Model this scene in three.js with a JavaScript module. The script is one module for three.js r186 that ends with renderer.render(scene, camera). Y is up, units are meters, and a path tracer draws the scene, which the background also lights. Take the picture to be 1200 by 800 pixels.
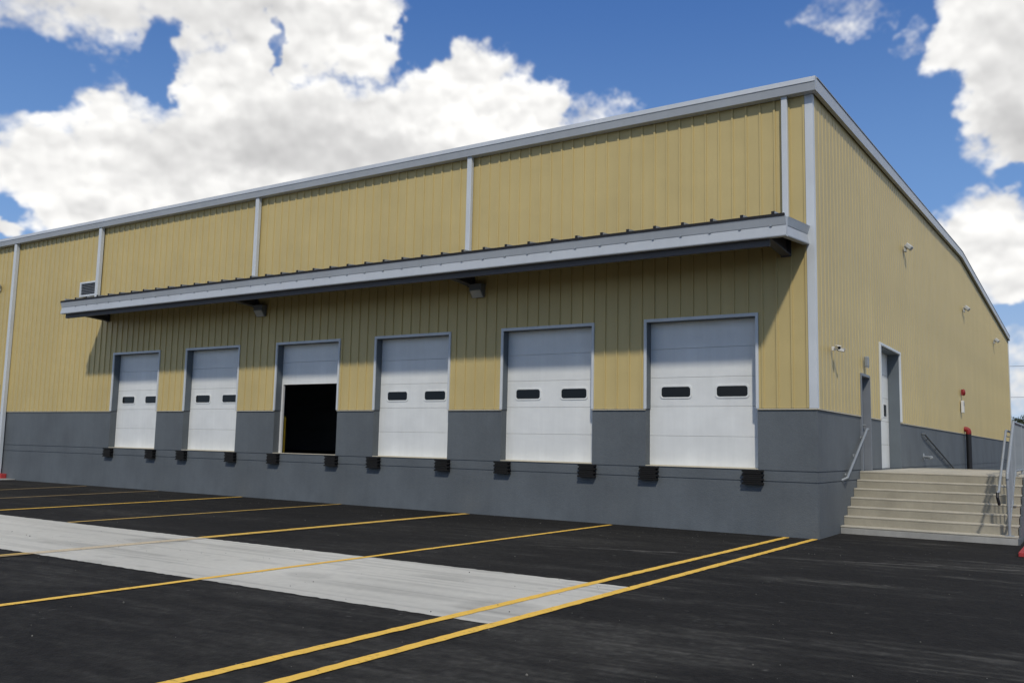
import * as THREE from 'three';
import { mergeGeometries } from 'three/addons/utils/BufferGeometryUtils.js';
import { RoundedBoxGeometry } from 'three/addons/geometries/RoundedBoxGeometry.js';

// ------------------------------------------------------------------ camera, sky, sun, exposure
const scene = new THREE.Scene();
const camera = new THREE.PerspectiveCamera(41.65, 1.5, 0.1, 6000);
camera.rotation.order = 'YXZ';
camera.position.set(4.356, 1.6, 17.045);
camera.rotation.set(0.1142, 0.5793, 0.0215);

const renderer = new THREE.WebGLRenderer({ antialias: true });
renderer.toneMapping = THREE.LinearToneMapping;
renderer.toneMappingExposure = 1.0;
renderer.shadowMap.enabled = true;

const SUN = new THREE.Vector3(0.60, 1.14, 1.0).normalize();
const sun = new THREE.DirectionalLight(new THREE.Color(1.0, 0.935, 0.82), 2.15);
sun.position.copy(SUN).multiplyScalar(80);
sun.castShadow = true; sun.shadow.radius = 5;
sun.shadow.mapSize.set(4096, 4096);
Object.assign(sun.shadow.camera, { left: -60, right: 60, top: 60, bottom: -60, near: 1, far: 220 });
scene.add(sun, sun.target);

// ------------------------------------------------------------------ seeded noise
function rng(s) { return () => { s |= 0; s = s + 0x6D2B79F5 | 0; let t = Math.imul(s ^ s >>> 15, 1 | s); t = t + Math.imul(t ^ t >>> 7, 61 | t) ^ t; return ((t ^ t >>> 14) >>> 0) / 4294967296; }; }
const R0 = rng(11);
const PERM = new Uint8Array(512), HV = new Float32Array(256);
{ const p = [...Array(256).keys()]; for (let i = 255; i > 0; i--) { const j = Math.floor(R0() * (i + 1)); [p[i], p[j]] = [p[j], p[i]]; } for (let i = 0; i < 512; i++) PERM[i] = p[i & 255]; for (let i = 0; i < 256; i++) HV[i] = R0(); }
const sm = (t) => t * t * (3 - 2 * t);
const clamp = (x, a = 0, b = 1) => x < a ? a : x > b ? b : x;
const step = (a, b, x) => sm(clamp((x - a) / (b - a)));
const mix = (a, b, t) => a + (b - a) * t;
function n3(x, y, z) {                                   // value noise in 0..1
  const X = Math.floor(x), Y = Math.floor(y), Z = Math.floor(z);
  const u = sm(x - X), v = sm(y - Y), w = sm(z - Z);
  const h = (i, j, k) => HV[PERM[PERM[PERM[(X + i) & 255] + ((Y + j) & 255)] + ((Z + k) & 255)]];
  return mix(mix(mix(h(0, 0, 0), h(1, 0, 0), u), mix(h(0, 1, 0), h(1, 1, 0), u), v), mix(mix(h(0, 0, 1), h(1, 0, 1), u), mix(h(0, 1, 1), h(1, 1, 1), u), v), w);
}
function tn(x, y, px, py, s) {                           // tileable value noise, period px, py cells
  const X = Math.floor(x), Y = Math.floor(y), u = sm(x - X), v = sm(y - Y), m = (a, p) => ((a % p) + p) % p;
  const h = (i, j) => HV[PERM[PERM[(m(X + i, px) + s * 17) & 255] + (m(Y + j, py) & 255)]];
  return mix(mix(h(0, 0), h(1, 0), u), mix(h(0, 1), h(1, 1), u), v);
}
function tf(u, v, px, py, oct, s = 0) {                  // tileable fbm, u v in 0..1
  let a = 0.5, t = 0, n = 0;
  for (let i = 0; i < oct; i++) { t += a * tn(u * px, v * py, px, py, s + i * 3); n += a; a *= 0.5; px *= 2; py *= 2; }
  return t / n;
}
const toS = (c) => c <= 0.0031308 ? 12.92 * c : 1.055 * Math.pow(c, 1 / 2.4) - 0.055;

// ------------------------------------------------------------------ the sky: blue air and fair-weather cumulus
{
  const W = 4096, H = 2048, data = new Float32Array(W * H * 4), rad = Math.PI / 180;
  // bodies of cloud: bearing, height, half width, half height in degrees, softness, amount; then the grey parts of them
  const C = [[-59.66,24.6,9.86,2.5,.5,1],[-48.69,25.06,6.79,3.39,.1,1],[-44.04,24.6,3.11,2.26,.15,1],[-51.56,20.59,3.85,2.98,.1,1],[-58.6,18.8,2.3,2.4,.35,1],
    [-59.63,14.83,5.7,3.15,.35,1],[-52.29,16.03,7.25,4.11,.2,1],[-45.37,18.25,6.4,3.84,.1,1],[-36.65,21.76,3.93,2.88,0,1],[-40.19,18.87,6.83,3.41,0,1],
    [-32.83,20.7,2.54,2.22,.05,1],[-28.16,20.71,2.2,.84,.8,.6],[-62.73,15.06,2.49,1.87,.4,1],[-56.96,12.99,10.06,2.06,.3,1],[-63.32,11.21,.8,.45,0,1],
    [-56.1,21.9,1.0,2.1,.4,-1.3],[-63.2,19.4,3.4,1.8,.5,-1.5],[-59.4,20.6,2.4,.7,.6,-.7],[-49.36,23.88,.5,1.5,.3,-.9],[-63.2,12.5,1.2,.8,.3,-1.2],[-40.0,24.6,1.3,1.7,.2,-.8],
    [-3.2,22.12,3.0,4.47,.15,1],[-5.9,23.44,1.6,2.32,.1,1],[-2.9,17.52,2.4,3.05,.15,1],[-4.6,19.86,1.8,2.51,.1,1],[-5.7,11.95,2.1,2.4,.05,1],
    [-3.32,11.02,2.88,2.88,.1,1],[-2.96,4.39,2.85,2.24,.6,.9],[-3.1,15.0,1.0,.6,.2,-.9],[-12.31,25.36,1.92,.78,1,.6],[-8.69,23.63,.61,.7,1,.45],[-4.3,7.68,1.9,.7,.5,-.7]];
  const GREY = [[-59.5,24.3,9.5,1.9,.34],[-46.0,18.3,4.4,2.2,.40],[-52.5,16.5,3.6,1.9,.26],[-41.8,17.2,4.2,1.5,.24],[-57.5,15.3,3.2,1.1,.16],[-56,20,2,1,.08],[-2.4,21.0,2.5,4.0,.36],[-2.8,17.0,2.2,2.4,.32],[-2.6,4.2,3.5,2.0,.30],[-3,10.2,1.8,1.2,.12]];
  const r = rng(5);
  for (let k = 0; k < 84; k++) {                         // unseen rest of the sky: similar clouds, cover raised to add ambient light
    let a = r() * 360 - 180; const e = 5 + 72 * Math.pow(r(), 1.2), w = (3 + 6 * r()), cw = 1 / Math.max(.25, Math.cos(e * rad));
    if (a > -80 && a < 8 && e < 40) a += a < -36 ? -80 : 80;
    for (let i = 0; i < 5; i++) { const g = [a + (r() - .5) * w * 2.2 * cw, e + (r() - .3) * w * .5, w * (.4 + .5 * r()), w * (.25 + .25 * r())]; C.push([...g, r() < .3 ? .4 : .1, 1]); if (i < 2) GREY.push([g[0], g[1] - w * .12, g[2] * .8, g[3] * .6, .3 * r()]); }
  }
  const B = C.map(([a, e, ra, re, s, am]) => ({ a, e, ra, re, s, am, c: Math.cos(e * rad) })), G = GREY.map(([a, e, ra, re, g]) => ({ a, e, ra, re, g, c: Math.cos(e * rad) }));
  const cell = (x, y, s) => {                            // rounded heaps: 1 at a heap's centre, 0 between heaps
    const X = Math.floor(x), Y = Math.floor(y); let m = 9;
    for (let j = -1; j < 2; j++) for (let i = -1; i < 2; i++) { const h = PERM[PERM[(X + i + s) & 255] + ((Y + j) & 255)], dx = X + i + .15 + .7 * HV[h] - x, dy = Y + j + .15 + .7 * HV[(h + 77) & 255] - y, q = dx * dx + dy * dy; if (q < m) m = q; }
    return Math.sqrt(Math.max(0, 1 - m * .95));
  };
  const puff = (x, y, oct, f = .42) => { let am = .5, t = 0, nn = 0; for (let i = 0; i < oct; i++) { t += am * cell(x * f, y * f, i * 31); nn += am; am *= .58; f *= 1.95; } return t / nn; };
  const f2 = (x, y, z) => n3(x, y, z) * .55 + n3(x * 2.1, y * 2.1, z + 5) * .28 + n3(x * 4.3, y * 4.3, z + 9) * .17;
  const zen = [.066, .175, .480], mid = [.20, .385, .735], low = [.50, .64, .80];
  const air = (e) => { const t1 = step(8, 31, e), t2 = step(-2, 15, e), up = Math.pow(clamp(e / 90), .7); return [0, 1, 2].map((i) => mix(mix(low[i], mid[i], t2), zen[i], t1) * (1 - .25 * up)); };
  var skyAt = (a, e, sky, nb, ng) => {
    const x0 = a * .907 + 300, y0 = e * 1.05 + 40;
    const wa = (f2(x0 * .55, y0 * .55, 3.1) - .5) * 2.6 + (f2(x0 * 2.1, y0 * 2.1, 13.1) - .5) * .9, we = (f2(x0 * .55, y0 * .55, 23.1) - .5) * 2.0 + (f2(x0 * 2.1, y0 * 2.1, 33.1) - .5) * .8;
    const A = a + wa, E = e + we;
    let d = -.9, ss = 0, ws = 1e-6, cut = 0;
    for (const b of nb) {
      let da = A - b.a; if (da > 180) da -= 360; else if (da < -180) da += 360;
      const x = da * b.c / b.ra, y = (E - b.e) / b.re, q = x * x + y * y; if (q > 3.2) continue;
      if (b.am < 0) { if (q < 2) cut += -b.am * sm(1 - q / 2) * 1.25; continue; }
      const v = 1 - q, vv = v * (b.am < 1 ? b.am * .5 : 1) - (b.am < 1 ? (1 - b.am) * .35 : 0);
      d = d > vv ? d + .12 * Math.max(0, vv + .4) : vv + .12 * Math.max(0, d + .4);
      if (v > -.5) { const w = (v + .5) ** 3; ss += w * b.s; ws += w; }
    }
    d -= cut; if (d < -.85) return sky;
    const s0 = ss / ws + .35 * step(.4, 1, cut), px = x0 + wa * .35, py = y0 + we * .35;
    const p = puff(px, py, 5), wisp = f2(x0 * 1.2, y0 * 1.5, 9.1) * .82 + n3(x0 * 6.2, y0 * 7, 2.2) * .18;
    const D = d + (p - .70) * 1.5 + (wisp - .5) * (.7 + s0);
    const soft = clamp(s0 + .8 * (f2(x0 * .35, y0 * .4, 41) - .52), 0, 1);
    const al = step(-.22 - .2 * soft, .64 + 1.0 * soft, D); if (al <= 0) return sky;
    const pl = puff(px, py, 3, .42), pu = puff(px + .12, py + .45, 3, .42);
    let grey = 0;
    for (const g of ng) { let da = A - g.a; if (da > 180) da -= 360; else if (da < -180) da += 360; const x = da * g.c / g.ra, y = (E - g.e) / g.re, q = x * x + y * y; if (q < 3.2) grey += g.g * sm(1 - q / 3.2); }
    grey *= .55 + .9 * f2(x0 * .5, y0 * .6, 61);
    const relief = clamp((pl - pu) * .75, -.15, .09), lump = (f2(x0 * .45, y0 * .6, 71) - f2(x0 * .45, (y0 + .9) * .6, 71)) * .5;
    let L = clamp(.975 + (relief + lump) * (1 - 1.2 * Math.min(grey, .6)) - grey * .52 - .07 * step(.5, .1, al), .42, 1.06);
    const cool = clamp((1 - L) * .6), c = [L * (1 - .03 * cool), L * (.99 - .015 * cool), L * (.968 + .07 * cool)];
    return [0, 1, 2].map((i) => mix(sky[i], c[i], al));
  };
  var skyRows = (e) => [air(e), e > 0 && e < 82 ? B.filter((b) => Math.abs(e - b.e) < b.re * 1.9 + 2.5) : [], G.filter((g) => Math.abs(e - g.e) < g.re * 1.9 + 2.5)];
  for (let j = 0; j < H; j++) {
    const e = ((j + .5) / H - .5) * 180, [sky, nb, ng] = skyRows(e);
    for (let i = 0; i < W; i++) {
      const k = (j * W + i) * 4; let c = sky;
      if (e < 0) c = [.2, .21, .22];
      else if (nb.length) { let a = ((i + .5) / W - .5) * 360 + 90; if (a > 180) a -= 360; c = skyAt(a, e, sky, nb, ng); }   // bearing from -z towards +x
      data[k] = c[0]; data[k + 1] = c[1]; data[k + 2] = c[2]; data[k + 3] = 1;
    }
  }
  const t = new THREE.DataTexture(data, W, H, THREE.RGBAFormat, THREE.FloatType);
  t.mapping = THREE.EquirectangularReflectionMapping; t.magFilter = THREE.LinearFilter; t.minFilter = THREE.LinearFilter; t.needsUpdate = true;
  scene.background = t; scene.environment = t;
}

// ------------------------------------------------------------------ materials
function tex(w, h, fn, srgb = true, wrap = THREE.RepeatWrapping) {
  const d = new Uint8Array(w * h * 4);
  for (let j = 0; j < h; j++) for (let i = 0; i < w; i++) {
    const c = fn((i + .5) / w, (j + .5) / h), k = (j * w + i) * 4;
    for (let q = 0; q < 3; q++) { const x = Array.isArray(c) ? c[q] : c; d[k + q] = Math.round(255 * clamp(srgb ? toS(x) : x)); }
    d[k + 3] = 255;
  }
  const t = new THREE.DataTexture(d, w, h); t.wrapS = t.wrapT = wrap; t.magFilter = THREE.LinearFilter; t.minFilter = THREE.LinearMipmapLinearFilter; t.generateMipmaps = true;
  if (srgb) t.colorSpace = THREE.SRGBColorSpace; t.needsUpdate = true; return t;
}
const rep = (t, metresX, metresY = metresX) => { const c = t.clone(); c.repeat.set(1 / metresX, 1 / metresY); c.needsUpdate = true; return c; };
function std(color, rough, metal = 0, extra = {}) { const m = new THREE.MeshStandardMaterial({ roughness: rough, metalness: metal, ...extra }); m.color.setRGB(...color); return m; }

// mottling maps multiply a base colour (0.78 .. 1)
const mottle = tex(512, 512, (u, v) => .80 + .20 * (tf(u, v, 6, 6, 5) * .7 + tf(u, v, 40, 3, 3, 9) * .3));
const coarse = tex(512, 512, (u, v) => { const a = tf(u, v, 5, 4, 5, 2), s = tf(u, v, 34, 2, 4, 7), g = tf(u, v, 120, 120, 2, 4); const q = .62 + .30 * a + .10 * s + .10 * (g - .5); return [q, q * .995, q * .985]; });
const waves = tex(256, 256, (u, v) => tf(u, v, 3, 4, 2, 5), false);
const grit = tex(512, 512, (u, v) => tf(u, v, 90, 90, 3, 3) * .75 + tf(u, v, 12, 12, 3, 8) * .25, false);

const M = {};
const TAN = [.625, .497, .215];
M.tan = [1, .985, 1.012].map((k) => std(TAN.map((c) => c * k), .48, 0, { map: rep(mottle, 5, 7), bumpMap: rep(waves, 2.3, 1.6), bumpScale: .012 }));
M.cream = std([.60, .55, .42], .5);
M.trim = std([.68, .72, .745], .42, 0, { map: rep(mottle, 3), bumpMap: rep(waves, 1.7), bumpScale: .004 });
M.gutter = std([.52, .555, .585], .42, 0, { map: rep(mottle, 3), bumpMap: rep(waves, 1.9), bumpScale: .006 });
M.wall = std([.138, .159, .175], .78, 0, { map: rep(coarse, 3.7, 2.9), bumpMap: rep(grit, 1.1), bumpScale: .004 });
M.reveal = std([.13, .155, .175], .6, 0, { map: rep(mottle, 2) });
M.groove = std([.10, .115, .13], .9);
M.door = [1, .985, 1.01].map((k) => std([.86 * k, .88 * k, .86 * k], .45, 0, { map: rep(mottle, 2.6, 2.1), bumpMap: rep(waves, .9, .5), bumpScale: .003 }));
M.glass = new THREE.MeshPhysicalMaterial({ roughness: .12, metalness: 0, specularIntensity: .45 }); M.glass.color.setRGB(.008, .010, .012);
M.rubber = std([.005, .005, .005], .95, 0, { bumpMap: rep(grit, .35), bumpScale: .002 });
M.steel = std([.30, .33, .35], .5, .2, { map: rep(mottle, .8) });
M.galv = std([.36, .39, .41], .5, .25, { map: rep(mottle, 1.1) });
M.dark = std([.012, .012, .014], .8);
M.soffit = std([.10, .10, .108], .7);
M.interior = std([.16, .165, .17], .95);
M.yellow = std([.62, .40, .02], .55, 0, { map: rep(mottle, .6) });
M.doorgrey = std([.20, .22, .245], .5, 0, { map: rep(mottle, 1.4) });
M.red = std([.30, .016, .016], .5, 0, { map: rep(mottle, .4) });
M.redcurb = std([.50, .045, .045], .75, 0, { map: rep(coarse, .9), bumpMap: rep(grit, .5), bumpScale: .003 });
M.black = std([.012, .012, .013], .45);
M.white = std([.72, .72, .70], .5);
M.lamp = std([.50, .52, .52], .45, .1);
M.lens = new THREE.MeshPhysicalMaterial({ roughness: .18, clearcoat: .5 }); M.lens.color.setRGB(.55, .56, .54);
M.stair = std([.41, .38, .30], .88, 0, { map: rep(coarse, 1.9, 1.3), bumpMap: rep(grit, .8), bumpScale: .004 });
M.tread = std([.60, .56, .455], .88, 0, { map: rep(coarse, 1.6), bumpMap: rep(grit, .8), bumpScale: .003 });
M.pad = std([.42, .415, .385], .9, 0, { map: rep(coarse, 2.1), bumpMap: rep(grit, .8), bumpScale: .004 });
M.bark = std([.10, .075, .05], .95);
M.leaf = new THREE.MeshPhysicalMaterial({ roughness: .8, side: THREE.DoubleSide, vertexColors: true, transmission: .3, thickness: 0 });
M.earth = std([.16, .15, .10], .98, 0, { map: rep(coarse, 23) });

// ------------------------------------------------------------------ helpers
const used = new Map();
function numbered(n) { const k = used.get(n) ?? 0; used.set(n, k + 1); return k ? n + '_' + String(k).padStart(3, '0') : n; }
function uvm(g) {                                        // uv in metres from the facing of each triangle
  if (g.index) g = g.toNonIndexed();
  const p = g.attributes.position, uv = new Float32Array(p.count * 2), A = new THREE.Vector3(), Bv = new THREE.Vector3(), Cv = new THREE.Vector3();
  for (let i = 0; i < p.count; i += 3) {
    A.fromBufferAttribute(p, i); Bv.fromBufferAttribute(p, i + 1); Cv.fromBufferAttribute(p, i + 2);
    const n = Bv.clone().sub(A).cross(Cv.clone().sub(A)), ax = Math.abs(n.x), ay = Math.abs(n.y), az = Math.abs(n.z);
    [A, Bv, Cv].forEach((q, k) => {
      const [u, v] = ay >= ax && ay >= az ? [q.x, q.z] : ax >= az ? [q.z, q.y] : [q.x, q.y];
      uv[(i + k) * 2] = u; uv[(i + k) * 2 + 1] = v;
    });
  }
  g.setAttribute('uv', new THREE.BufferAttribute(uv, 2)); return g;
}
const clean = (g) => { g = g.index ? g.toNonIndexed() : g; for (const k of Object.keys(g.attributes)) if (!['position', 'normal', 'uv'].includes(k)) g.deleteAttribute(k); return g; };
function join(gs) { gs = [].concat(gs).map(clean); return uvm(gs.length > 1 ? mergeGeometries(gs) : gs[0]); }
function box(x0, x1, y0, y1, z0, z1, r = 0) {
  const w = x1 - x0, h = y1 - y0, d = z1 - z0;
  const g = r ? new RoundedBoxGeometry(w, h, d, 2, Math.min(r, w / 2.01, h / 2.01, d / 2.01)) : new THREE.BoxGeometry(w, h, d);
  return g.translate((x0 + x1) / 2, (y0 + y1) / 2, (z0 + z1) / 2);
}
function rod(a, b, r, seg = 10, r2 = r) {
  const A = new THREE.Vector3(...a), B2 = new THREE.Vector3(...b), d = B2.clone().sub(A), g = new THREE.CylinderGeometry(r2, r, d.length(), seg);
  return g.applyQuaternion(new THREE.Quaternion().setFromUnitVectors(new THREE.Vector3(0, 1, 0), d.normalize())).translate((a[0] + b[0]) / 2, (a[1] + b[1]) / 2, (a[2] + b[2]) / 2);
}
function tube(pts, r, seg = 24, rad = 10) { return new THREE.TubeGeometry(new THREE.CatmullRomCurve3(pts.map((p) => new THREE.Vector3(...p)), false, 'catmullrom', .08), seg, r, rad); }
function pipeRun(pts, r) { const gs = []; for (let i = 0; i + 1 < pts.length; i++) { gs.push(rod(pts[i], pts[i + 1], r)); gs.push(new THREE.SphereGeometry(r, 10, 8).translate(...pts[i + 1])); } return gs; }
function prism(pts, len, axis) {                         // a cross section run along x (points z, y) or along z (points x, y)
  const s = new THREE.Shape(pts.map(([a, b]) => new THREE.Vector2(a, b))), g = new THREE.ExtrudeGeometry(s, { depth: len, bevelEnabled: false });
  if (axis === 'x') g.applyMatrix4(new THREE.Matrix4().set(0, 0, 1, 0, 0, 1, 0, 0, 1, 0, 0, 0, 0, 0, 0, 1));   // (a,b,l) -> x=l, y=b, z=a
  if (axis === 'x') { const ix = g.index; const gg = ix ? g.toNonIndexed() : g; const p = gg.attributes.position.array; for (let i = 0; i < p.length; i += 9) for (let k = 0; k < 3; k++) { const t = p[i + 3 + k]; p[i + 3 + k] = p[i + 6 + k]; p[i + 6 + k] = t; } gg.computeVertexNormals(); return gg; }
  return g;
}
function mesh(name, geos, mat, parent, top) {
  const m = new THREE.Mesh(geos.isBufferGeometry && geos.userData.done ? geos : join(geos), mat);
  m.name = top ? numbered(name) : name; m.castShadow = m.receiveShadow = true; (parent ?? scene).add(m); return m;
}
function part(parent, name, geos, mat) { return mesh(numbered2(parent, name), geos, mat, parent); }
function numbered2(parent, name) { const t = parent.userData.names ??= {}; const k = t[name] ?? 0; t[name] = k + 1; return k ? name + '_' + String(k).padStart(3, '0') : name; }
function thing(name, label, category, [x, y, z] = [0, 0, 0], group) {
  const o = new THREE.Group(); o.name = numbered(name); o.position.set(x, y, z); o.userData = { label, category }; if (group) o.userData.group = group; scene.add(o); return o;
}
function sub(parent, name) { const o = new THREE.Group(); o.name = numbered2(parent, name); parent.add(o); return o; }
function tag(o, label, category, group) { o.userData.label = label; o.userData.category = category; if (group) o.userData.group = group; return o; }
function struct(name, geos, mat) { const m = mesh(name, geos, mat, scene, true); m.userData.kind = 'structure'; return m; }

// ------------------------------------------------------------------ ground
const earth = struct('ground', new THREE.CircleGeometry(2500, 96).rotateX(-Math.PI / 2).translate(0, -.06, 0), M.earth);
const fine = tex(1024, 1024, (u, v) => tf(u, v, 140, 140, 3, 1) * .7 + tf(u, v, 30, 30, 3, 6) * .3, false);
{
  const r = rng(21), S = 2048, EX = 64;                  // one map for the lot, 64 m a side: x -50..14, z -32..32
  const buf = new Float32Array(S * S * 3);
  for (let j = 0; j < S; j++) for (let i = 0; i < S; i++) {
    const x = -50 + (i + .5) / S * EX, z = -32 + (j + .5) / S * EX;
    const broad = n3(x * .22, z * .35, 4.4) * .6 + n3(x * .7, z * .9, 8.1) * .4;
    const yaw = z + .07 * x + .4 * n3(x * .15, z * .2, 7);
    const streak = n3(x * .16, yaw * 2.2, 1.5) * .30 + n3(x * .3, yaw * 6, 5.5) * .28 + n3(x * .7, yaw * 15, 2.5) * .24 + n3(x * 1.6, yaw * 29, 7.5) * .18;
    const grain = n3(x * 28, 3.3, z * 28);
    const open = step(-1.5, 2.5, x) * .65 + .35;         // dust lies thicker on the open drive past the bays
    const tear = n3(x * 2.2, z * 5, 3.9) * .5 + n3(x * 6, z * 15, 8.8) * .5;
    const dust = step(.43, .66, streak * .50 + broad * .38 + tear * .14) * open * (.45 + 1.1 * tear);
    let c = .0175 + .009 * (broad - .5) + .008 * (streak - .5) + .013 * (grain - .45) + .006 * (tear - .5);
    let q = [c * 1.06, c * 1.0, c * .90];
    const d = dust * (.024 + .044 * grain * grain) + step(.54, .66, streak) * open * .022 * step(.30, .65, tear);
    q[0] += d * 1.02; q[1] += d; q[2] += d * .86;
    // pale dusty paving joint
    const jl = Math.abs(z - (3.38 - .31 * x + .05 * n3(x * 2, 1, 1) + .10 * n3(x * .5, 4, 1)));
    const on = step(-5.5, -1, x) * (n3(x * 2.2, 6, 6) > .36 ? 1 : .3);
    const js = 1.5 * step(.042, .006, jl) * on * (.5 + .8 * n3(x * 12, z * 12, 9)); const jd = step(.55, .1, jl) * step(.45, .75, n3(x * 3, z * 5, 8)) * on;
    for (let k = 0; k < 3; k++) buf[(j * S + i) * 3 + k] = q[k] + (.085 * js + .022 * jd) * [1, .96, .86][k];
  }
  const stamp = (x, z, rad, v) => { const ci = (x + 50) / EX * S, cj = (z + 32) / EX * S, R = Math.ceil(rad / EX * S) + 1; for (let j = Math.floor(cj - R); j <= cj + R; j++) for (let i = Math.floor(ci - R); i <= ci + R; i++) { if (i < 0 || j < 0 || i >= S || j >= S) continue; const d = Math.hypot(i - ci, j - cj) * EX / S; if (d < rad + .015) for (let k = 0; k < 3; k++) buf[(j * S + i) * 3 + k] += v * [1, .97, .9][k] * clamp((rad + .015 - d) / .03); } };
  for (let k = 0; k < 520; k++) stamp(-24 + r() * 36, r() * 18, .004 + .018 * r() * r(), .05 + .18 * r());     // small stones and spilt mortar
  for (let k = 0; k < 16; k++) { const x = -5 + r() * 13, z = 1 + r() * 10; for (let i = 0; i < 14; i++) stamp(x + (r() - .5) * 1.1, z + (r() - .5) * .22, .004 + .022 * r() * r(), .02 + .04 * r()); }
  const map = tex(S, S, (u, v) => { const k = (Math.floor(v * S) * S + Math.floor(u * S)) * 3; return [buf[k], buf[k + 1], buf[k + 2]]; }, true, THREE.MirroredRepeatWrapping);
  map.repeat.set(1 / EX, 1 / EX); map.offset.set(50 / EX, .5);
  const mat = new THREE.MeshPhysicalMaterial({ map, roughness: .95, specularIntensity: .35, bumpMap: rep(fine, 2.4), bumpScale: .011 });
  const g = new THREE.PlaneGeometry(190, 150).rotateX(-Math.PI / 2).translate(-25, 0, 5);
  struct('asphalt_lot', g, mat);
}
function strip(x0, x1, z0, z1, y, n, jit, along, seed, skew = 0) {       // a flat sheet with slightly ragged long edges
  const r = rng(seed), pos = [], P = (t, s) => along === 'x' ? [mix(x0, x1, t), y, s] : [s + skew * mix(z0, z1, t), y, mix(z0, z1, t)];
  const a0 = along === 'x' ? z0 : x0, a1 = along === 'x' ? z1 : x1, e = [];
  for (let i = 0; i <= n; i++) e.push([a0 + (r() - .5) * jit, a1 + (r() - .5) * jit]);
  for (let i = 0; i < n; i++) {
    const A = P(i / n, e[i][0]), B2 = P(i / n, e[i][1]), C2 = P((i + 1) / n, e[i + 1][1]), D = P((i + 1) / n, e[i + 1][0]);
    along === 'x' ? pos.push(...A, ...B2, ...C2, ...A, ...C2, ...D) : pos.push(...A, ...C2, ...B2, ...A, ...D, ...C2);
  }
  const g = new THREE.BufferGeometry(); g.setAttribute('position', new THREE.Float32BufferAttribute(pos, 3)); g.computeVertexNormals(); return g;
}
{
  const map = tex(2048, 256, (u, v) => {
    const x = u * 52, z = v * 2.9;
    const broad = n3(x * .5, z * 1.1, 2.2), mark = n3(x * .22, z * 5.2 + .3 * n3(x * .4, 2, 2), 6.6), m2 = n3(x * .5, z * 13, 1.1), g = n3(x * 19, z * 19, 4.2), sp = n3(x * 4, z * 5, 7.7);
    const end = .12 + .88 * step(36, 47, x);               // tyre rubber, most of it towards the drive
    let c = .56 + .10 * (broad - .5) + .05 * (g - .5) - end * (.11 * step(.58, .80, mark) + .08 * step(.55, .8, m2)) - .06 * step(.72, .86, sp) - .10 * step(.80, .9, n3(x * .7, z * 2.2, 3.1));
    return [c, c * .972, c * .85];
  });
  map.repeat.set(1 / 52, 1 / 2.9); map.offset.set(52.2 / 52, -7.4 / 2.9);
  struct('concrete_strip', strip(-52, -.22, 7.44, 10.22, .004, 700, .03, 'x', 3), new THREE.MeshStandardMaterial({ map, roughness: .88, bumpMap: rep(fine, 1.7), bumpScale: .004 }));
}
const stripeMap = tex(512, 512, (u, v) => { const w = tf(u, v, 24, 60, 4, 3), k = tf(u, v, 5, 9, 3, 6); const t = 1 - .5 * step(.60, .82, w) - .14 * (k - .4); return [.93 * t, .93 * t, .93 * t + .02]; });
const paint = (c) => std(c, .62, 0, { map: rep(stripeMap, 1.3), bumpMap: rep(fine, 1.1), bumpScale: .003 });
const fresh = paint([.98, .60, .085]), worn = paint([.70, .46, .11]), old = paint([.38, .27, .12]), ghost = paint([.66, .55, .36]);
{
  const G = 'yellow bay lines painted across the lot', w = .105;
  const ln = (label, x, z0, z1, skew, mat, width, seed, parts) => {
    const t = thing('bay_line', label, 'painted line', [0, 0, 0], G);
    for (const [a, b, m, dx, y, w2 = width] of parts ?? [[z0, z1, mat, 0, .008]]) part(t, 'paint_band', strip(x + dx - w2 / 2, x + dx + w2 / 2, a, b, y, Math.ceil((b - a) * 9), .014, 'z', seed++, skew), m);
  };
  ln('left of the twin yellow lines running to the building corner', -.56, .1, 15, -.0185, fresh, .115, 1);
  ln('right of the twin yellow lines, meeting the grey building corner', -.06, .06, 15, -.0165, fresh, .115, 2);
  ln('single yellow line ending at the pier between the first and second dock doors', -4.13, .2, 15, -.0155, fresh, w, 3);
  ln('double-painted yellow line ending between the second and third doors, faded across the concrete', -7.86, 0, 0, .006, worn, .10, 40,
    [[.1, 7.43, fresh, -.05, .008], [.16, 7.43, worn, .085, .012], [7.43, 10.23, ghost, .01, .008, .22], [10.23, 15, worn, -.06, .008], [10.23, 15, old, .08, .012]]);
  ln('thin dull yellow line ending beside the half-open dock door', -11.87, 0, 0, .037, worn, .10, 50, [[.02, 7.43, worn, 0, .008], [10.23, 15, worn, 0, .008]]);
  ln('yellow line ending between the half-open door and the next door left', -15.58, 0, 0, .083, worn, .13, 60, [[.05, 7.43, fresh, 0, .008], [10.23, 14, worn, 0, .008]]);
  ln('dull yellow line ending between the two farthest dock doors', -19.27, .08, 7.43, .145, old, .12, 7);
  ln('short faint yellow line beyond the farthest dock door, by the red kerb', -22.67, .28, 7.43, .22, old, .12, 8);
}
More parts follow.
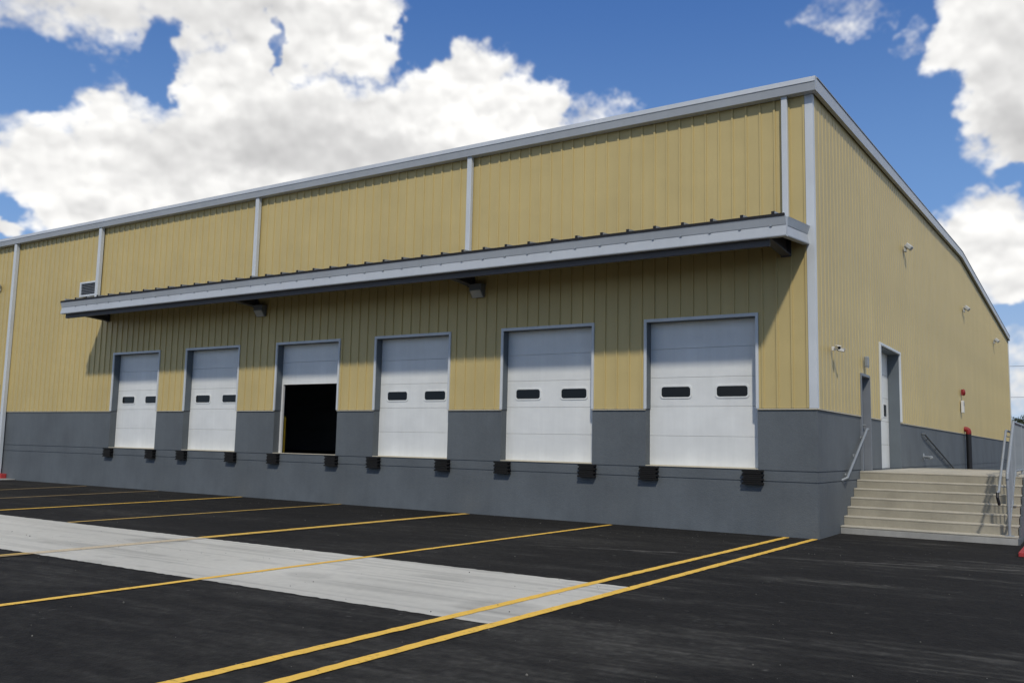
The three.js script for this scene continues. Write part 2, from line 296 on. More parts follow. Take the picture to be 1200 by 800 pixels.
{                                                        // loose grit, too fine to count
  const r = rng(91), n = 800, g = new THREE.IcosahedronGeometry(1, 0), m = new THREE.InstancedMesh(g, std([.13, .125, .11], .95), n), q = new THREE.Matrix4(), e = new THREE.Euler(), c = new THREE.Color();
  for (let i = 0; i < n; i++) { const a = r(), s = .003 + .007 * r() * r(), x = a < .6 ? -11 + r() * 20 : -20 + r() * 26, z = a < .6 ? 2 + r() * 11 : .1 + r() * 2.5; q.makeRotationFromEuler(e.set(r() * 6, r() * 6, r() * 6)).scale(new THREE.Vector3(s, s * .7, s * 1.2)).setPosition(x, s * .5 + .004, z); m.setMatrixAt(i, q); const k = .3 + 1.1 * r(); m.setColorAt(i, c.setRGB(k, k, k)); }
  m.name = 'loose_grit'; m.castShadow = m.receiveShadow = true; m.userData = { kind: 'stuff', label: 'pale loose grit scattered over the asphalt', category: 'grit' }; scene.add(m);
}
{                                                        // grey pad and red kerb under the left downpipe
  const t = thing('red_kerb', 'short red painted kerb on a pale pad under the left downpipe', 'kerb', [-28.35, 0, 0]);
  part(t, 'kerb_block', box(-9, .42, .03, .20, .004, .2, .015), M.redcurb);
  part(t, 'concrete_pad', box(-10, 1.0, .0, .035, .004, .55, .01), M.pad);
  const u = thing('red_kerb', 'red painted kerb on the asphalt right of the stair foot', 'kerb', [3.2, 0, .45]);
  part(u, 'kerb_block', box(0, .17, 0, .07, -14, 0, .012), M.redcurb);
  part(u, 'kerb_top', box(.172, .55, 0, .066, -14, 0, .012), M.redcurb);
}

// ------------------------------------------------------------------ the warehouse
const HX = -46, DZ = -44.1, RIDGE = -22.05, EAVE = 8.5, CONC = 2.36, SILL = 1.24, HEAD = 4.2, DW = 2.34;
const DOORS = [-2.29, -5.87, -9.73, -13.33, -17.22, -20.86];
const hall = thing('warehouse', 'tan metal clad warehouse with grey concrete base and dock doors', 'warehouse');
const topAt = (z) => EAVE + .0415 * (z > RIDGE ? -z : z - DZ);
const frontHoles = DOORS.map((c) => ({ a: c - DW / 2, b: c + DW / 2, y0: SILL, y1: HEAD })).concat([{ a: -29.8, b: -28.82, y0: SILL, y1: 3.34 }]);
const sideHoles = [{ a: -4.52, b: -3.58, y0: 1.19, y1: 3.32 }, { a: -8.34, b: -5.8, y0: 1.19, y1: 4.19 }];
function walls(a0, a1, y0, y1, holes) {                  // rectangles of a wall between its holes: [a, b, y0, y1]
  const out = [], hs = holes.filter((h) => h.y1 > y0 && h.y0 < y1).sort((p, q) => p.a - q.a); let a = a0;
  for (const h of hs) { out.push([a, h.a, y0, y1]); if (h.y0 > y0) out.push([h.a, h.b, y0, h.y0]); if (h.y1 < y1) out.push([h.a, h.b, h.y1, y1]); a = h.b; }
  out.push([a, a1, y0, y1]); return out;
}
// concrete base in three tiers parted by two narrow grooves
const TIERS = [['lower_wall', -.3, 1.0], ['wall_band', 1.02, 1.2], ['upper_wall', 1.222, CONC]];
for (const [n, y0, y1] of TIERS) {
  part(hall, n, walls(HX, 0, y0, y1, frontHoles).map(([a, b, c, d]) => box(a, b, c, d, -.28, 0)), M.wall);
  part(hall, n, walls(DZ, -.282, y0, y1, sideHoles).map(([a, b, c, d]) => box(-.28, 0, c, d, a, b)), M.wall);
}
part(hall, 'wall_groove', [[1.0, 1.02], [1.2, 1.222]].map(([a, b]) => box(HX, -.014, a, b, -.28, -.014)).concat([box(-.28, -.014, 1.0, 1.02, DZ, -.282), box(-.28, -.014, 1.2, 1.222, DZ, -8.35), box(-.28, -.014, 1.2, 1.222, -5.79, -4.53), box(-.28, -.014, 1.2, 1.222, -3.57, -.282)]), M.groove);
// inner lining, rear wall, left end wall, floor and roof keep daylight out of the hall
part(hall, 'wall_lining', walls(HX, -.02, CONC, EAVE, frontHoles).map(([a, b, c, d]) => box(a, b, c + .002, d, -.26, -.02))
  .concat(walls(DZ, -.262, CONC, EAVE, sideHoles).map(([a, b, c, d]) => box(-.26, -.02, c + .002, d, a, b)))
  .concat([prism([[0, EAVE], [DZ, EAVE], [RIDGE, topAt(RIDGE) - .02]], .22, 'x').translate(-.25, 0, 0)]), M.interior);
part(hall, 'rear_wall', box(HX, -.3, -.3, EAVE, DZ, DZ + .25), M.tan[0]);
part(hall, 'end_wall', box(HX, HX + .25, -.3, EAVE, DZ + .26, -.3), M.tan[0]);
part(hall, 'inner_wall', [box(-26, -3, 1.2, 7.5, -9.1, -9)].concat([2, 2.9, 3.8, 4.7].map((y) => box(-26, -3, y, y + .12, -9, -8.8))), std([.6, .62, .66], .8));
part(hall, 'warehouse_floor', box(HX + .26, -.29, .9, 1.19, DZ + .26, -.29), M.interior);
{
  const th = .12, y0 = EAVE + .08, yr = topAt(RIDGE) + .08;
  part(hall, 'roof', [prism([[.06, y0], [RIDGE, yr], [RIDGE, yr + th], [.06, y0 + th]], 46.3, 'x').translate(-46.25, 0, 0), prism([[DZ - .06, y0], [DZ - .06, y0 + th], [RIDGE - .002, yr + th], [RIDGE - .002, yr]], 46.3, 'x').translate(-46.25, 0, 0)], M.galv);
}
// ribbed cladding, one sheet of three ribs after the other
const RIB = .2835, PROFILE = [[0, 0], [.116, 0], [.123, .026], [.157, .026], [.164, 0]];
function sheet(s0, width, holes, base, topOf, place) {
  const xs = []; for (let k = 0; k < 3; k++) for (const [u, h] of PROFILE) xs.push([k * RIB + u, h]); xs.push([width, 0]);
  const hAt = (u) => { for (let i = 0; i + 1 < xs.length; i++) if (u <= xs[i + 1][0] + 1e-9) { const t = (u - xs[i][0]) / (xs[i + 1][0] - xs[i][0]); return mix(xs[i][1], xs[i + 1][1], t); } return 0; };
  const cuts = xs.map(([u]) => u);
  for (const h of holes) for (const e of [h.a, h.b]) { const u = s0 - e; if (u > 1e-4 && u < width - 1e-4) cuts.push(u); }
  cuts.sort((a, b) => a - b);
  const pos = [], q = (u, y) => place(s0 - u, y, hAt(u));
  for (let i = 0; i + 1 < cuts.length; i++) {
    const u0 = cuts[i], u1 = cuts[i + 1]; if (u1 - u0 < 1e-5) continue;
    const m = s0 - (u0 + u1) / 2, h = holes.find((p) => m > p.a && m < p.b), y0 = h ? h.y1 : base;
    const A = q(u0, y0), B2 = q(u1, y0), C2 = q(u1, topOf(s0 - u1)), D = q(u0, topOf(s0 - u0));
    pos.push(...A, ...C2, ...B2, ...A, ...D, ...C2);
  }
  const g = new THREE.BufferGeometry(); g.setAttribute('position', new THREE.Float32BufferAttribute(pos, 3)); g.computeVertexNormals(); return g;
}
const rt = rng(77), PW = RIB * 3;
for (let k = 0; k * PW < 45.8; k++) part(hall, 'wall_sheet', sheet(-k * PW - .02, PW, frontHoles, CONC + .03, () => EAVE, (s, y, h) => [s, y, .006 + h]), M.tan[Math.floor(rt() * 3)]);
for (let k = 0; k * PW < 44; k++) part(hall, 'wall_sheet', sheet(-k * PW - .02, Math.min(PW, 44.07 - k * PW), sideHoles, CONC + .03, (z) => topAt(z) + .04, (s, y, h) => [.006 + h * .35, y, s]).scale(1, 1, 1), M.tan[Math.floor(rt() * 3)]);
// sill trim where the cladding meets the concrete
part(hall, 'sill_trim', walls(HX, .012, CONC + .003, CONC + .022, frontHoles).map(([a, b, c, d]) => box(a, b, c, d, -.004, .03)), M.cream);
part(hall, 'sill_trim', walls(DZ, -.006, CONC + .003, CONC + .022, sideHoles).map(([a, b, c, d]) => box(-.004, .03, c, d, a, b)), M.cream);
// corner trim, folded round both faces
part(hall, 'corner_trim', [box(-.135, .018, CONC + .024, EAVE, .0, .032, .004), box(.002, .018, CONC + .024, EAVE, -.10, -.002, .004)], M.trim);
part(hall, 'corner_trim', box(.0, .048, CONC + .034, EAVE, DZ, DZ + .14, .006), M.trim);
// eave gutter and gable trim
part(hall, 'eave_gutter', prism([[.04, 8.43], [.20, 8.44], [.235, 8.585], [.25, 8.60], [.20, 8.715], [.04, 8.735]], 46.32, 'x').translate(-46.2, 0, 0), M.gutter);
{
  const rake = (za, zb) => { const ya = topAt(za), yb = topAt(zb); return prism([[za, ya - .06], [za, ya + .19], [zb, yb + .19], [zb, yb - .06]], .085, 'x').translate(.04, 0, 0); };
  part(hall, 'gable_trim', [rake(.1, RIDGE), rake(RIDGE - .001, DZ - .12)], M.gutter);
  part(hall, 'gable_cap', [prism([[.1, topAt(0) + .195], [.1, topAt(0) + .215], [RIDGE, topAt(RIDGE) + .215], [RIDGE, topAt(RIDGE) + .195]], .13, 'x').translate(.01, 0, 0), prism([[RIDGE, topAt(RIDGE) + .195], [RIDGE, topAt(RIDGE) + .215], [DZ - .12, EAVE + .215], [DZ - .12, EAVE + .195]], .13, 'x').translate(.01, 0, 0)], M.galv);
}
// downpipes
function downpipe(x, y0, w, foot) {
  const d = sub(hall, 'downpipe');
  part(d, 'pipe', [box(x - w / 2, x + w / 2, y0, 8.46, .05, .05 + w * .8, .012)].concat(foot ? [box(x - w / 2, x + w / 2, y0 - .16, y0 + .02, .05, .05 + w * 1.5, .02)] : []), M.trim);
}
downpipe(-.5, 5.86, .115); downpipe(-8.03, 5.86, .13); downpipe(-15.48, 5.86, .14); downpipe(-23.08, 5.72, .15); downpipe(-28.3, .36, .16, true);

// dock doors
DOORS.forEach((c, n) => {
  const d = sub(hall, 'dock_door'), a = c - DW / 2, b = c + DW / 2, open = n === 3;
  if (open) d.userData.label = 'dock door raised halfway, dark hall inside'; 
  const sh = (HEAD - SILL + .02) / 5, lift = open ? 3.1 - SILL : 0;
  for (let k = 0; k < 5; k++) {
    const y0 = SILL + .012 + k * sh + lift, y1 = y0 + sh - .004; if (y0 > HEAD + .02) break;
    const gs = [box(a - .03, b + .03, y0, y1, -.275, -.215, .004)];
    part(d, 'door_section', gs, M.door[(k * 2 + n) % 3]);
    if (k === 2) for (const s of [-.595, .595]) {
      const yc = (y0 + y1) / 2, hole = (w, h, r) => { const q = new THREE.Shape(), x0 = c + s - w / 2, yy = yc - h / 2; q.moveTo(x0 + r, yy); q.lineTo(x0 + w - r, yy); q.absarc(x0 + w - r, yy + r, r, -Math.PI / 2, 0); q.lineTo(x0 + w, yy + h - r); q.absarc(x0 + w - r, yy + h - r, r, 0, Math.PI / 2); q.lineTo(x0 + r, yy + h); q.absarc(x0 + r, yy + h - r, r, Math.PI / 2, Math.PI); q.lineTo(x0, yy + r); q.absarc(x0 + r, yy + r, r, Math.PI, Math.PI * 1.5); return q; };
      const f = hole(.69, .27, .07); f.holes.push(hole(.635, .215, .06));
      part(d, 'window_frame', new THREE.ExtrudeGeometry(f, { depth: .010, bevelEnabled: true, bevelSize: .003, bevelThickness: .003, bevelSegments: 1, curveSegments: 6 }).translate(0, 0, -.214), M.door[0]);
      part(d, 'window_pane', new THREE.ExtrudeGeometry(hole(.64, .22, .06), { depth: .004, bevelEnabled: false, curveSegments: 6 }).translate(0, 0, -.211), M.glass);
    }
  }
  part(d, 'bottom_seal', box(a + .01, b - .01, SILL + lift, SILL + lift + .012, -.265, -.205), open ? M.white : M.cream);
  // lining of the reveal, pale folded trim round the opening in the cladding
  part(d, 'reveal_lining', [box(a - .002, a + .02, CONC + .036, HEAD - .021, -.2, .0), box(b - .02, b + .002, CONC + .036, HEAD - .021, -.2, .0), box(a - .002, b + .002, HEAD - .02, HEAD + .002, -.2, .0)], M.reveal);
  part(d, 'door_trim', [box(a - .035, a + .021, CONC + .026, HEAD + .045, .002, .04, .004), box(b - .021, b + .035, CONC + .026, HEAD + .045, .002, .04, .004), box(a + .021, b - .021, HEAD - .02, HEAD + .045, .003, .039, .004)], M.trim);
  for (const [p, q] of [[a + .002, a + .05], [b - .05, b - .002]]) part(d, 'door_track', box(p, q, SILL, HEAD, -.30, -.279), M.galv);
  if (open) part(d, 'jamb_seal', box(a + .004, a + .075, SILL + .004, 3.1, -.262, -.205), M.white);
  part(d, 'sill_angle', box(a, b, SILL - .014, SILL + .002, -.27, .006, .003), M.cream);
});
// side doors: flush grey door and tall sectional door
{
  const d = sub(hall, 'personnel_door');
  part(d, 'door_leaf', box(-.16, -.11, 1.2, 3.27, -4.47, -3.63, .006), M.doorgrey);
  part(d, 'door_frame', [box(-.2, .044, 1.19, 3.32, -4.52, -4.47, .006), box(-.2, .044, 1.19, 3.32, -3.63, -3.58, .006), box(-.2, .044, 3.27, 3.33, -4.468, -3.632, .006)], M.doorgrey);
  part(d, 'door_handle', [rod([-.11, 2.2, -4.36], [-.05, 2.2, -4.36], .02), rod([-.05, 2.2, -4.37], [-.05, 2.2, -4.24], .013)], M.steel);
  const t = sub(hall, 'sectional_door'), a = -8.34, b = -5.8;
  for (let k = 0; k < 5; k++) part(t, 'door_section', box(-.34, -.285, 1.2 + k * .6, 1.794 + k * .6, a - .03, b + .03, .005), M.door[k % 3]);
  for (const z of [-7.80, -6.34]) { part(t, 'window_frame', box(-.29, -.272, 2.5, 2.86, z - .2, z + .2, .008), M.white); part(t, 'window_pane', box(-.28, -.268, 2.53, 2.83, z - .17, z + .17, .004), M.glass); }
  part(t, 'reveal_lining', [box(-.28, .0, 1.2, 4.17, a - .002, a + .02), box(-.28, .0, 1.2, 4.17, b - .02, b + .002), box(-.28, .0, 4.17, 4.192, a + .022, b - .022)], M.reveal);
  part(t, 'door_trim', [box(.001, .05, CONC + .036, 4.24, a - .05, a + .02, .006), box(.001, .05, CONC + .036, 4.24, b - .02, b + .05, .006), box(.002, .049, 4.18, 4.24, a + .022, b - .022, .006)], M.trim);
  const l = sub(hall, 'personnel_door');
  part(l, 'door_leaf', box(-29.75, -28.87, 1.25, 3.29, -.16, -.11, .006), M.doorgrey);
  part(l, 'door_frame', [box(-29.8, -29.75, 1.24, 3.34, -.2, .044, .006), box(-28.87, -28.82, 1.24, 3.34, -.2, .044, .006), box(-29.748, -28.872, 3.29, 3.35, -.2, .044, .006)], M.doorgrey);
  part(l, 'door_handle', [rod([-29.6, 2.25, -.11], [-29.6, 2.25, -.05], .02), rod([-29.6, 2.25, -.05], [-29.48, 2.25, -.05], .013)], M.steel);
}

// canopy over the docks
{
  const c = sub(hall, 'dock_canopy'), L = -22.62, RX = -.1, D = 1.56, yF = 5.70, yW = 5.85, roofY = (z) => mix(yW, yF, z / D);
  part(c, 'roof_deck', prism([[.03, yW - .02], [.03, yW], [D, yF], [D, yF - .02]], RX - L - .04, 'x').translate(L + .02, 0, 0), M.soffit);
  for (let x = RX - .2; x > L + .05; x -= .566) part(c, 'roof_rib', prism([[.03, yW + .002], [.03, yW + .09], [D + .03, yF + .09], [D + .03, yF + .002]], .06, 'x').translate(x - .03, 0, 0), M.galv);
  part(c, 'edge_closure', [box(L, RX, yF - .012, yF + .042, D - .005, D + .04)].concat(Array.from({ length: 39 }, (_, i) => box(RX - .2 - i * .566 - .028, RX - .2 - i * .566 + .028, yF + .042, yF + .091, D + .031, D + .04))), M.dark);
  const prof = [[-.10, 5.335], [.012, 5.335], [.018, 5.352], [-.022, 5.535], [-.012, 5.545], [.022, 5.655], [.034, 5.688], [-.10, 5.688]];
  part(c, 'fascia_gutter', prism(prof.map(([z, y]) => [z + D, y]), RX - L + .02, 'x').translate(L, 0, 0), M.gutter);
  // return of the gutter along the right end, following the slope
  const end = prism(prof.map(([z, y]) => [z, y]), D - .12, 'z'); { const p = end.attributes.position; for (let i = 0; i < p.count; i++) p.setXYZ(i, p.getX(i) + RX + .004, p.getY(i) + (1 - p.getZ(i) / D) * .15, p.getZ(i) + .03); end.computeVertexNormals(); }
  part(c, 'end_gutter', end, M.gutter);
  part(c, 'end_gutter', box(L + .002, L + .05, 5.36, 5.74, .03, D - .11), M.gutter);
  const straps = part(c, 'gutter_strap', Array.from({ length: 39 }, (_, i) => box(RX - .25 - i * .566 - .02, RX - .25 - i * .566 + .02, 5.53, 5.556, D - .02, D + .008)), M.galv); straps.userData.kind = 'stuff';
  part(c, 'edge_beam', box(L + .06, RX - .32, 5.215, 5.60, 1.36, 1.43), M.soffit);
  for (const z of [.5, 1.05]) part(c, 'purlin', prism([[z, roofY(z) - .19], [z + .06, roofY(z) - .19], [z + .06, roofY(z) - .03], [z, roofY(z) - .03]], RX - L - .2, 'x').translate(L + .1, 0, 0), M.soffit);
  for (const x of [-.52, -7.95, -15.45, -22.5]) part(c, 'bracket', [
    prism([[.03, 5.35], [.08, 5.33], [1.34, 5.415], [1.34, roofY(1.44) - .05], [.03, yW - .05]], .03, 'x').translate(x - .015, 0, 0),
    prism([[.03, 5.32], [.08, 5.30], [1.34, 5.385], [1.34, 5.415], [.08, 5.33], [.03, 5.35]], .17, 'x').translate(x - .085, 0, 0),
    box(x - .1, x + .1, 5.28, 5.8, .04, .056)], M.soffit);
}

// ------------------------------------------------------------------ things fixed to the building
const at = ['first dock door from the building corner', 'second dock door from the building corner', 'third dock door from the building corner', 'half-open dock door', 'fifth dock door from the building corner', 'farthest dock door from the corner'];
function bumper(x, label) {                              // laminated rubber pads held by two steel angles
  const t = thing('dock_bumper', label, 'dock bumper', [x, .945, .002], 'black rubber bumpers under the dock doors');
  const r = rng(Math.round(x * 100) + 9999);
  for (let k = 0; k < 7; k++) { const w = k % 2 ? .345 : .40, j = (r() - .5) * .012; part(t, 'rubber_pad', box(-w / 2 + j, w / 2 + j, k * .039, k * .039 + .036, .012, .125 + (r() - .5) * .012, .006), M.rubber); }
  part(t, 'back_plate', box(-.17, .17, .0, .27, 0, .013), M.rubber);
  for (const s of [-1, 1]) part(t, 'bolt', [.08, .19].map((y) => rod([s * .186, y, .06], [s * .215, y, .06], .012, 8)), M.black);
}
DOORS.forEach((c, i) => { bumper(c - 1.07, 'black rubber bumper below the left jamb of the ' + at[i]); bumper(c + 1.09, 'black rubber bumper below the right jamb of the ' + at[i]); });

function floodlight(name, [x, y, z], turn, label, k = 1) {
  const t = thing(name, label, 'wall light', [x, y, z], 'lights fixed to the warehouse walls'); t.rotation.y = turn;   // faces +z before the turn
  part(t, 'back_box', box(-.09 * k, .09 * k, -.08 * k, .10 * k, 0, .06 * k, .012), M.lamp);
  part(t, 'arm', rod([0, .02 * k, .05 * k], [0, .06 * k, .11 * k], .03 * k), M.lamp);
  const h = box(-.13 * k, .13 * k, -.07 * k, .07 * k, -.09 * k, .12 * k, .03 * k); h.rotateX(.75).translate(0, .08 * k, .13 * k); part(t, 'lamp_housing', h, M.lamp);
  const l = box(-.11 * k, .11 * k, -.075 * k, -.062 * k, -.07 * k, .10 * k, .004); l.rotateX(.75).translate(0, .08 * k, .13 * k); part(t, 'lamp_lens', l, M.lens);
  return t;
}
floodlight('floodlight', [.04, 7.22, -9.4], Math.PI / 2, 'grey floodlight high on the gable wall, nearest the corner', .9);
floodlight('floodlight', [.04, 7.3, -22.4], Math.PI / 2, 'grey floodlight high on the gable wall under the ridge', 1.0);
floodlight('floodlight', [.04, 7.34, -34.7], Math.PI / 2, 'grey floodlight high on the gable wall near its far end', 1.1);
floodlight('floodlight', [-29.42, 6.9, .04], 0, 'pale floodlight high on the wall left of the left downpipe', 1.2);
function wallpack([x, y, z], label) {
  const t = thing('wall_lamp', label, 'wall light', [x, y, z], 'boxy lamps under the canopy');
  part(t, 'lamp_housing', prism([[0, -.17], [.05, -.17], [.20, .02], [.20, .17], [0, .17]], .40, 'x').translate(-.2, 0, 0), M.doorgrey);
  part(t, 'lamp_lens', prism([[.052, -.172], [.07, -.176], [.212, .005], [.202, .02]], .34, 'x').translate(-.17, 0, 0), M.lens);
  part(t, 'lamp_hood', prism([[0, .172], [.225, .172], [.225, .135], [.232, .135], [.232, .184], [0, .184]], .44, 'x').translate(-.22, 0, 0), M.doorgrey);
  t.scale.setScalar(.85);
}
wallpack([-7.72, 5.15, .04], 'boxy grey lamp under the canopy bracket above the second and third doors');
wallpack([-15.16, 5.15, .04], 'boxy grey lamp under the canopy bracket left of the half-open door');
{
  const t = thing('security_camera', 'twin white security cameras on the gable wall beside the corner trim', 'security camera', [.04, 3.6, -1.04]); t.scale.setScalar(.58);
  part(t, 'junction_box', box(0, .07, -.07, .07, -.07, .07, .012), M.white);
  for (const [dz, ry, dy] of [[.1, -.55, .03], [-.09, .8, -.03]]) {
    part(t, 'arm', rod([.06, dy * .5, 0], [.16, dy, dz], .018), M.white);
    const b = box(-.055, .055, -.055, .055, -.06, .18, .03); b.rotateX(.22).rotateY(ry + 1.1).translate(.2, dy, dz); part(t, 'camera_body', b, M.white);
    const l = new THREE.CylinderGeometry(.042, .042, .012, 14).rotateX(Math.PI / 2).translate(0, 0, .183); l.rotateX(.22).rotateY(ry + 1.1).translate(.2, dy, dz); part(t, 'lens', l, M.black);
    const v = box(-.065, .065, .055, .067, -.06, .23, .004); v.rotateX(.22).rotateY(ry + 1.1).translate(.2, dy, dz); part(t, 'sun_shield', v, M.white);
  }
}
{
  const t = thing('door_lamp', 'small grey lamp above the grey personnel door', 'wall light', [.04, 3.46, -3.98]);
  part(t, 'lamp_housing', box(0, .09, .02, .26, -.07, .07, .025), M.steel); part(t, 'lamp_lens', box(.015, .075, .002, .022, -.055, .055, .006), M.lens);
  const v = thing('wall_vent', 'louvred grey vent on the wall above the canopy left end', 'vent', [-23.56, 6.18, .04]);
  part(v, 'vent_frame', [box(-.52, -.45, 0, .5, 0, .1, .006), box(.45, .52, 0, .5, 0, .1, .006), box(-.448, .448, 0, .06, 0, .1, .006), box(-.448, .448, .44, .5, 0, .1, .006), box(-.45, .45, .06, .44, 0, .02)], M.trim);
  for (let k = 0; k < 7; k++) { const s = box(-.448, .448, -.004, .004, -.04, .04); s.rotateX(.7).translate(0, .09 + k * .053, .05); part(v, 'louvre_blade', s, M.doorgrey); }
}
{
  const t = thing('standpipe', 'black riser pipe with red elbow and foot on the gable wall', 'pipe', [.16, 0, -21.6]);
  part(t, 'riser', rod([0, .02, 0], [0, 2.4, 0], .1, 14), M.black);
  part(t, 'elbow', tube([[0, 2.36, 0], [0, 2.46, 0], [-.03, 2.54, 0], [-.15, 2.56, 0]], .102), M.red);
  part(t, 'foot_flange', [rod([0, .0, 0], [0, .18, 0], .17, 14), rod([0, .95, 0], [0, 1.03, 0], .12, 14)], M.red);
  const b = thing('alarm_bell', 'round red alarm bell on the gable wall above the riser pipe', 'alarm bell', [.04, 3.93, -20.9]);
  part(b, 'gong', new THREE.SphereGeometry(.13, 18, 8, 0, Math.PI * 2, 0, Math.PI / 2).scale(1, .55, 1).rotateZ(-Math.PI / 2).translate(.07, 0, 0), M.red);
  part(b, 'back_box', box(0, .075, -.11, .11, -.11, .11, .01), M.red);
  const s = thing('alarm_box', 'small white box between the red bell and the riser pipe', 'alarm box', [.04, 3.15, -20.75]);
  part(s, 'box_body', box(0, .09, 0, .46, -.13, .13, .015), M.white); part(s, 'box_window', box(.09, .1, .26, .40, -.08, .08, .006), M.steel);
  const h = thing('hose_inlet', 'twin silver fire hose inlet low on the grey gable wall', 'hose inlet', [.0, 1.5, -11.9]); h.scale.setScalar(.7);
  part(h, 'wall_plate', new THREE.CylinderGeometry(.15, .15, .02, 18).rotateZ(Math.PI / 2).translate(.012, 0, 0), M.galv);
  for (const z of [-.17, .17]) { part(h, 'inlet', [rod([.02, 0, z * .4], [.22, -.02, z], .05), rod([.2, -.02, z * .93], [.27, -.03, z * 1.2], .075)], M.galv); part(h, 'cap', rod([.27, -.03, z * 1.2], [.31, -.035, z * 1.35], .06), M.steel); }
}

// ------------------------------------------------------------------ stairs, landing and rails by the gable wall
const NZ = (i) => -1.6 - .305 * i, NY = (i) => .15 + .1733 * i, SW = 3.06;
{
  const t = thing('entrance_stairs', 'beige concrete stairs and landing along the gable wall', 'stairs', [0, 0, 0]);
  part(t, 'foot_slab', box(.003, SW, -.2, .112, -3.2, -1.605, .008), M.pad);
  for (let i = 0; i < 6; i++) {
    const z0 = NZ(i), y = NY(i);
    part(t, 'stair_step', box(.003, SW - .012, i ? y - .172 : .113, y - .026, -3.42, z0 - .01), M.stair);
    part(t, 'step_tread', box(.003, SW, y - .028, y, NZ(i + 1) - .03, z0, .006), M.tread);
  }
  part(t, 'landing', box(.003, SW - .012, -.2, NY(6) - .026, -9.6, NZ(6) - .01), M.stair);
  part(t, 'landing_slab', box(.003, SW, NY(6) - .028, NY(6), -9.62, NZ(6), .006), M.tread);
  part(t, 'side_wall', [box(SW + .001, SW + .03, -.2, NY(6) - .05, -9.6, NZ(6) - .03)].concat(Array.from({ length: 6 }, (_, i) => box(SW + .001, SW + .03, -.2, NY(i) - .04, NZ(i + 1) - .03, NZ(i) - .03))), M.wall);
  part(t, 'ramp', prism([[-9.62, -.2], [-9.62, 1.18], [-11.8, 1.18], [-18.3, .02], [-18.3, -.2]], SW - .02, 'x').translate(.005, 0, 0), M.stair);
}
{
  const t = thing('wall_handrail', 'grey pipe handrail on the concrete wall beside the stairs', 'handrail', [0, 0, 0]);
  const P = [[.0, 2.03, -3.98], [.09, 2.10, -3.92], [.09, 2.10, -3.80], [.09, 1.08, -1.86], [.0, 1.03, -1.80]];
  part(t, 'rail_pipe', pipeRun(P, .027), M.steel);
  for (const k of [.12, .5, .88]) { const y = mix(2.1, 1.08, k), z = mix(-3.8, -1.86, k); part(t, 'rail_bracket', [rod([.002, y - .07, z], [.09, y - .02, z], .009), rod([.0, y - .07, z], [.012, y - .07, z], .035)], M.galv); }
  const r = thing('wall_handrail', 'dark grey handrail sloping down along the gable wall beyond the landing', 'handrail', [0, 0, 0]);
  part(r, 'rail_pipe', pipeRun([[.0, 2.16, -11.6], [.08, 2.16, -11.7], [.08, 1.10, -17.8], [.0, 1.08, -17.9]], .03), M.wall);
  for (const k of [.1, .37, .63, .9]) { const y = mix(2.16, 1.1, k), z = mix(-11.7, -17.8, k); part(r, 'rail_bracket', [rod([.002, y - .08, z], [.08, y - .02, z], .012)], M.doorgrey); }
}
{                                                        // guard with pickets on the open side
  const t = thing('stair_guard', 'grey steel picket guard on the open side of the stairs', 'guard rail', [2.93, 0, 0]);
  const slope = .1733 / .305, gy = (z) => NY(0) + (NZ(0) - z) * slope, zb = -1.68, zt = -3.5, H = 1.07;
  const gt = NY(6);
  part(t, 'guard_rail', pipeRun([[0, gy(zb) + H - .1, zb + .02], [0, gy(zb) + H, zb], [0, gt + H, zt], [0, gt + H, -9.5]], .028), M.galv);
  part(t, 'guard_rail', [rod([0, gy(zb) + .1, zb], [0, gt + .1, zt], .02), rod([0, gt + .1, zt], [0, gt + .1, -9.5], .02)], M.steel);
  for (const [z, y] of [[zb, NY(0)], [-2.56, NY(3) - .02], [zt, gt], [-5.5, gt], [-7.5, gt], [-9.5, gt]]) part(t, 'guard_post', [rod([0, y - .02, z], [0, (z > zt ? gy(z) : gt) + H, z], .026), box(-.07, .07, y, y + .012, z - .07, z + .07)], M.galv);
  for (let z = zb - .115; z > -9.45; z -= .115) { if (Math.abs(z - zt) < .05) continue; const y = z > zt ? gy(z) : gt; part(t, 'picket', rod([0, y + .1, z], [0, y + H - .01, z], .0085, 6), M.steel); }
  const r = thing('stair_handrail', 'lower grey handrail on the stair side of the picket guard', 'handrail', [2.80, 0, 0]);
  const hy = (z) => gy(z) + .88;
  part(r, 'rail_pipe', pipeRun([[.13, gt + .84, zt - .1], [0, gt + .9, zt - .05], [0, hy(zt + .06), zt + .06], [0, hy(-1.45), -1.45], [0, hy(-1.45) - .01, -1.22]], .022), M.galv);
  part(r, 'rail_end', pipeRun([[0, hy(-1.45) - .01, -1.225], [0, hy(-1.45) - .10, -1.19], [.02, hy(-1.45) - .21, -1.21]], .026), M.black);
  for (const z of [-1.75, -2.6, -3.4]) part(r, 'rail_bracket', [rod([0, hy(z) - .015, z], [.02, hy(z) - .09, z], .009), rod([.02, hy(z) - .09, z], [.13, hy(z) - .09, z], .009)], M.steel);
}
{                                                        // yellow guard post inside the half-open door
  const t = thing('guard_post', 'yellow guard post inside the left edge of the half-open dock door', 'guard post', [-14.60, 1.19, -.42]);
  part(t, 'post', rod([0, 0, 0], [0, 1.0, 0], .075, 16), M.yellow); part(t, 'dome', new THREE.SphereGeometry(.075, 16, 6, 0, Math.PI * 2, 0, Math.PI / 2).translate(0, 1.0, 0), M.yellow);
}

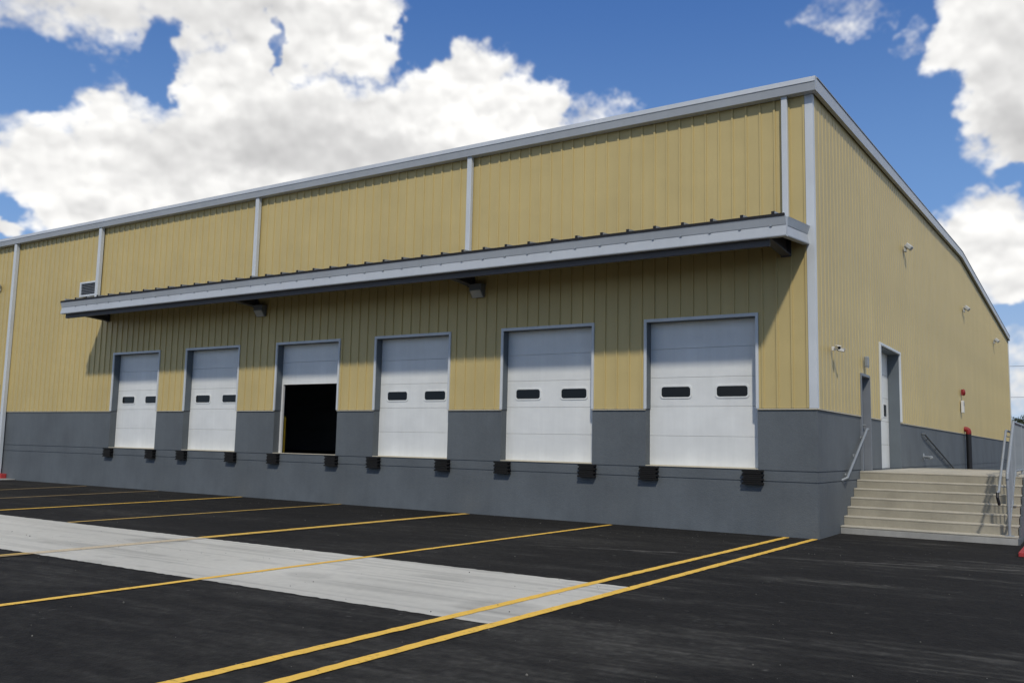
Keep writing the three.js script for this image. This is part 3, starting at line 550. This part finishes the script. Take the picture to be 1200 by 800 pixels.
// ------------------------------------------------------------------ beyond the gable: trees and overhead wires
function tree([x, z], h, rad, seed, label) {
  const t = thing('tree', label, 'tree', [x, -.05, z], 'trees beyond the far end of the warehouse'), r = rng(seed), limbs = [rod([0, 0, 0], [.1, h * .42, .05], .14, 8, .1)];
  const pos = [], col = [], clumps = [];
  for (let k = 0; k < 26; k++) {
    const a = r() * 6.283, e = r(), q = rad * (.35 + .65 * Math.sqrt(r())), c = [Math.cos(a) * q * (1 - .35 * e), h * (.34 + .58 * e), Math.sin(a) * q * (1 - .35 * e)];
    clumps.push([...c, rad * (.22 + .22 * r()), .6 + .7 * r()]); if (k < 9) limbs.push(rod([.08, h * (.25 + .17 * r()), .04], c, .055, 6, .015));
  }
  for (const [cx, cy, cz, cr, tone] of clumps) for (let i = 0; i < 150; i++) {
    const u = r() * 2 - 1, a = r() * 6.283, q = cr * Math.cbrt(.15 + .85 * r()), s = Math.sqrt(1 - u * u), p = new THREE.Vector3(cx + q * s * Math.cos(a), cy + q * u * .8, cz + q * s * Math.sin(a));
    const d = new THREE.Vector3(r() - .5, r() - .5, r() - .5).normalize(), b = new THREE.Vector3(r() - .5, r() - .5, r() - .5).cross(d).normalize(), l = .05 + .06 * r();
    const A = p.clone().addScaledVector(d, l), B2 = p.clone().addScaledVector(b, l * .5), C2 = p.clone().addScaledVector(d, -l), D = p.clone().addScaledVector(b, -l * .5);
    for (const v of [A, B2, C2, A, C2, D]) { pos.push(v.x, v.y, v.z); const k = tone * (.8 + .4 * r()); col.push(.075 * k, .095 * k, .03 * k); }
  }
  part(t, 'trunk', limbs, M.bark);
  const g = new THREE.BufferGeometry(); g.setAttribute('position', new THREE.Float32BufferAttribute(pos, 3)); g.setAttribute('color', new THREE.Float32BufferAttribute(col, 3)); g.computeVertexNormals(); g.setAttribute('uv', new THREE.Float32BufferAttribute(new Float32Array(pos.length / 3 * 2), 2)); g.userData.done = true;
  part(t, 'crown', g, M.leaf);
}
tree([-.7, -61], 4.7, 1.5, 4, 'small olive green tree showing beside the far gable edge');
tree([1.7, -63], 4.6, 1.7, 9, 'low green tree right of the small olive one, behind the stair guard');
for (const [y, l] of [[8.2, 'upper thin overhead wire beyond the far gable edge'], [5.92, 'lower thin overhead wire beyond the far gable edge']])
  tag(mesh('overhead_wire', tube(Array.from({ length: 13 }, (_, i) => [-45 + i * 7.5, y + .0008 * (i - 6) ** 2 * 7, -60 + .3 * (y - 6)]), .014, 48, 5), M.black, scene, true), l, 'overhead wire', 'wires strung beyond the warehouse');

for (const o of [hall, ...scene.children]) o.traverse?.((m) => { delete m.userData.names; });
renderer.render(scene, camera);
